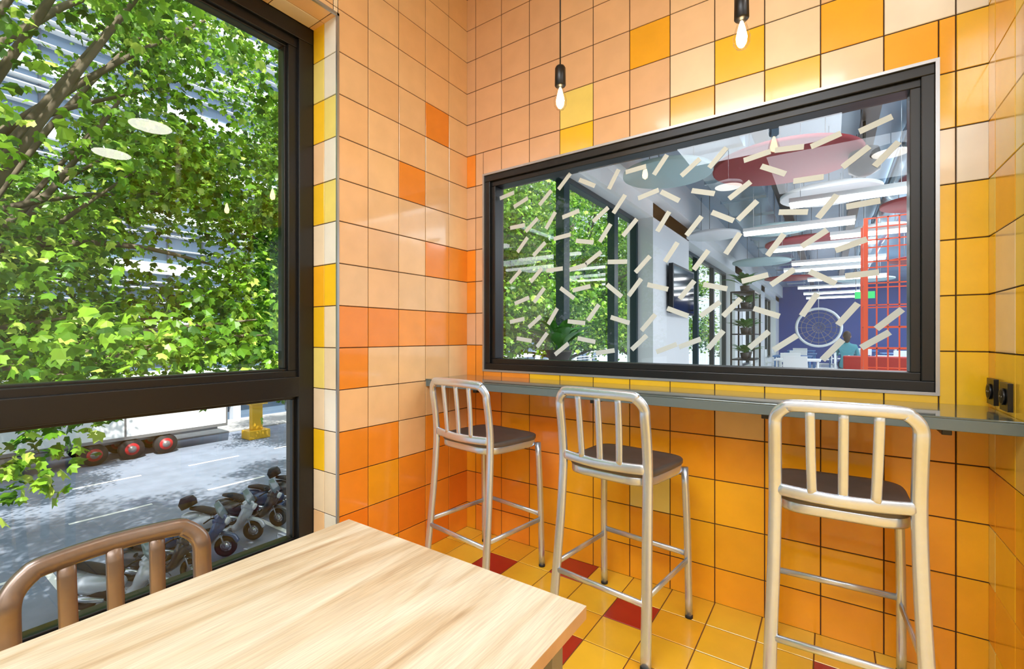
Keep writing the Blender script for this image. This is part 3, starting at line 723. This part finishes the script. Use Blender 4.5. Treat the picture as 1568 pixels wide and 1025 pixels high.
def moto(x,y,r,bm,top=False):
    mb=MB()
    for wy in (-.66,.72):
        mb.tube([(0,wy+.20*math.cos(a),.265+.20*math.sin(a)) for a in [2*math.pi*i/24 for i in range(24)]],.065,.065,1,ref=(1,0,0),seg=8,closed=True)
        mb.tube([(-.05,wy,.265),(.05,wy,.265)],.10,.10,2,ref=(0,0,1),seg=12)
        for i in range(5):
            a=math.pi*2*i/5; mb.cyl((0,wy,.265),(0,wy+.18*math.cos(a),.265+.18*math.sin(a)),.022,2,6)
    for s_ in (-.07,.07): mb.cyl((s_,.72,.27),(s_*.9,.52,.88),.022,2,8)
    mb.tube(cr([(0,1.0,.36),(0,.88,.53),(0,.62,.60)],3),.10,.035,0,ref=(0,0,1),seg=8)
    mb.tube(cr([(0,.56,1.0),(0,.56,.80),(0,.44,.58),(0,.30,.38),(0,.10,.30),(0,-.12,.33)],3),[.12,.18,.23,.25,.26,.25,.22,.19,.18,.17,.17,.17,.17],[.06,.10,.13,.14,.14,.13,.12,.10,.10,.10,.10,.10,.10],0,ref=(0,1,.4),seg=12)
    mb.ell((0,-.42,.55),(.22,.56,.24),0); mb.ell((0,-.82,.70),(.15,.32,.13),0); mb.ell((0,-.25,.38),(.20,.34,.20),1)
    mb.ell((0,.58,.94),(.18,.17,.16),0)
    mb.tube(cr([(0,.08,.74),(0,-.1,.80),(0,-.35,.82),(0,-.62,.90),(0,-.9,.92)],3),[.05,.13,.17,.18,.18,.17,.16,.16,.15,.14,.13,.11,.06],[.03,.06,.08,.09,.09,.08,.08,.08,.07,.07,.06,.05,.04],1,ref=(0,0,1),seg=10)
    mb.tube(cr([(-.36,.36,1.00),(-.2,.46,1.05),(0,.5,1.0),(.2,.46,1.05),(.36,.36,1.0)],3),.018,.018,1,ref=(0,0,1),seg=8)
    for s_ in (-1,1):
        mb.cyl((s_*.22,.46,1.04),(s_*.28,.5,1.20),.006,1,6); mb.tube([(s_*.28,.49,1.20),(s_*.28,.51,1.20)],.06,.04,1,ref=(0,0,1),seg=10)
    mb.tube([(0,.70,1.02),(0,.60,1.18),(0,.50,1.38)],[.18,.22,.15],[.006,.006,.006],3,ref=(0,1,0),seg=10)
    mb.tube([(0,.72,.92),(0,.78,.90)],.09,.08,4,ref=(0,0,1),seg=12)
    mb.cyl((.20,-.15,.28),(.23,-.85,.38),.05,2,10,.065)
    mb.cyl((-.1,0,.25),(-.25,.05,.0),.012,2,6)
    if top: mb.tube([(0,-.92,.96),(0,-.98,1.10),(0,-1.0,1.22)],[.2,.22,.16],[.16,.18,.12],1,ref=(0,1,0),seg=12,n=3)
    mb.build('motorcycle',[bm,M_rubber,M_chrome,M_ws,M_white],loc=(x,y,ZG+.008),rot=r,scale=1.08)
for i,(x,y,b,t) in enumerate(((-15.5,9.3,M_mblk,True),(-15.3,8.3,M_mblue,False),(-15.0,7.3,M_mblk,False),(-14.6,6.3,M_msil,True),(-14.1,5.3,M_mblue,False),(-13.5,4.35,M_mblk,False),(-12.9,3.4,M_msil,True),(-15.6,10.3,M_msil,False))):
    moto(x,y,D((-50,-44,-56)[i%3]),b,t)
mb=MB()
for k in range(6):
    y=4.6+k*.95; x=-11.7-.2*k
    mb.tube(cr([(x,y,ZG),(x,y,ZG+.65),(x+.1,y,ZG+.78),(x+.8,y,ZG+.78),(x+.9,y,ZG+.65),(x+.9,y,ZG)],4),.025,.025,0,seg=8)
mb.build('bike_rack',[M_chrome])
mb=MB(); mb.box(-28.6,-27.6,13.2,14.4,ZG,ZG+.5); mb.box(-28.3,-27.9,13.5,14.1,ZG+.5,ZG+2.0); mb.box(-28.5,-27.7,13.3,14.3,ZG+2.0,ZG+2.15)
mb.build('yellow_street_kiosk',[M_yel],bevel=.03)

# ------------------------------------------------------------ light / world
W=bpy.data.worlds.new('World'); S.world=W; W.use_nodes=True
bg=W.node_tree.nodes['Background']; bg.inputs[0].default_value=(0.84,0.92,1.0,1); bg.inputs[1].default_value=1.8
sun=bpy.data.lights.new('sun','SUN'); sun.energy=9.0; sun.angle=0.01; sun.color=(1,0.96,0.88)
so=bpy.data.objects.new('sun',sun); S.collection.objects.link(so)
so.rotation_euler=Vector((-0.75,0.35,-1.0)).to_track_quat('-Z','Y').to_euler()
S.view_settings.view_transform='Standard'; S.view_settings.look='None'; S.view_settings.exposure=0.0

# ------------------------------------------------------------ camera
cam=bpy.data.cameras.new('Camera'); co=bpy.data.objects.new('Camera',cam); S.collection.objects.link(co)
cam.sensor_width=36; cam.lens=36*703/1568; cam.clip_start=0.02; cam.clip_end=500
co.location=(0,0,1.2125); co.rotation_euler=(math.pi/2,0,D(34.7)); cam.shift_y=(516-512.5)/1568
S.camera=co
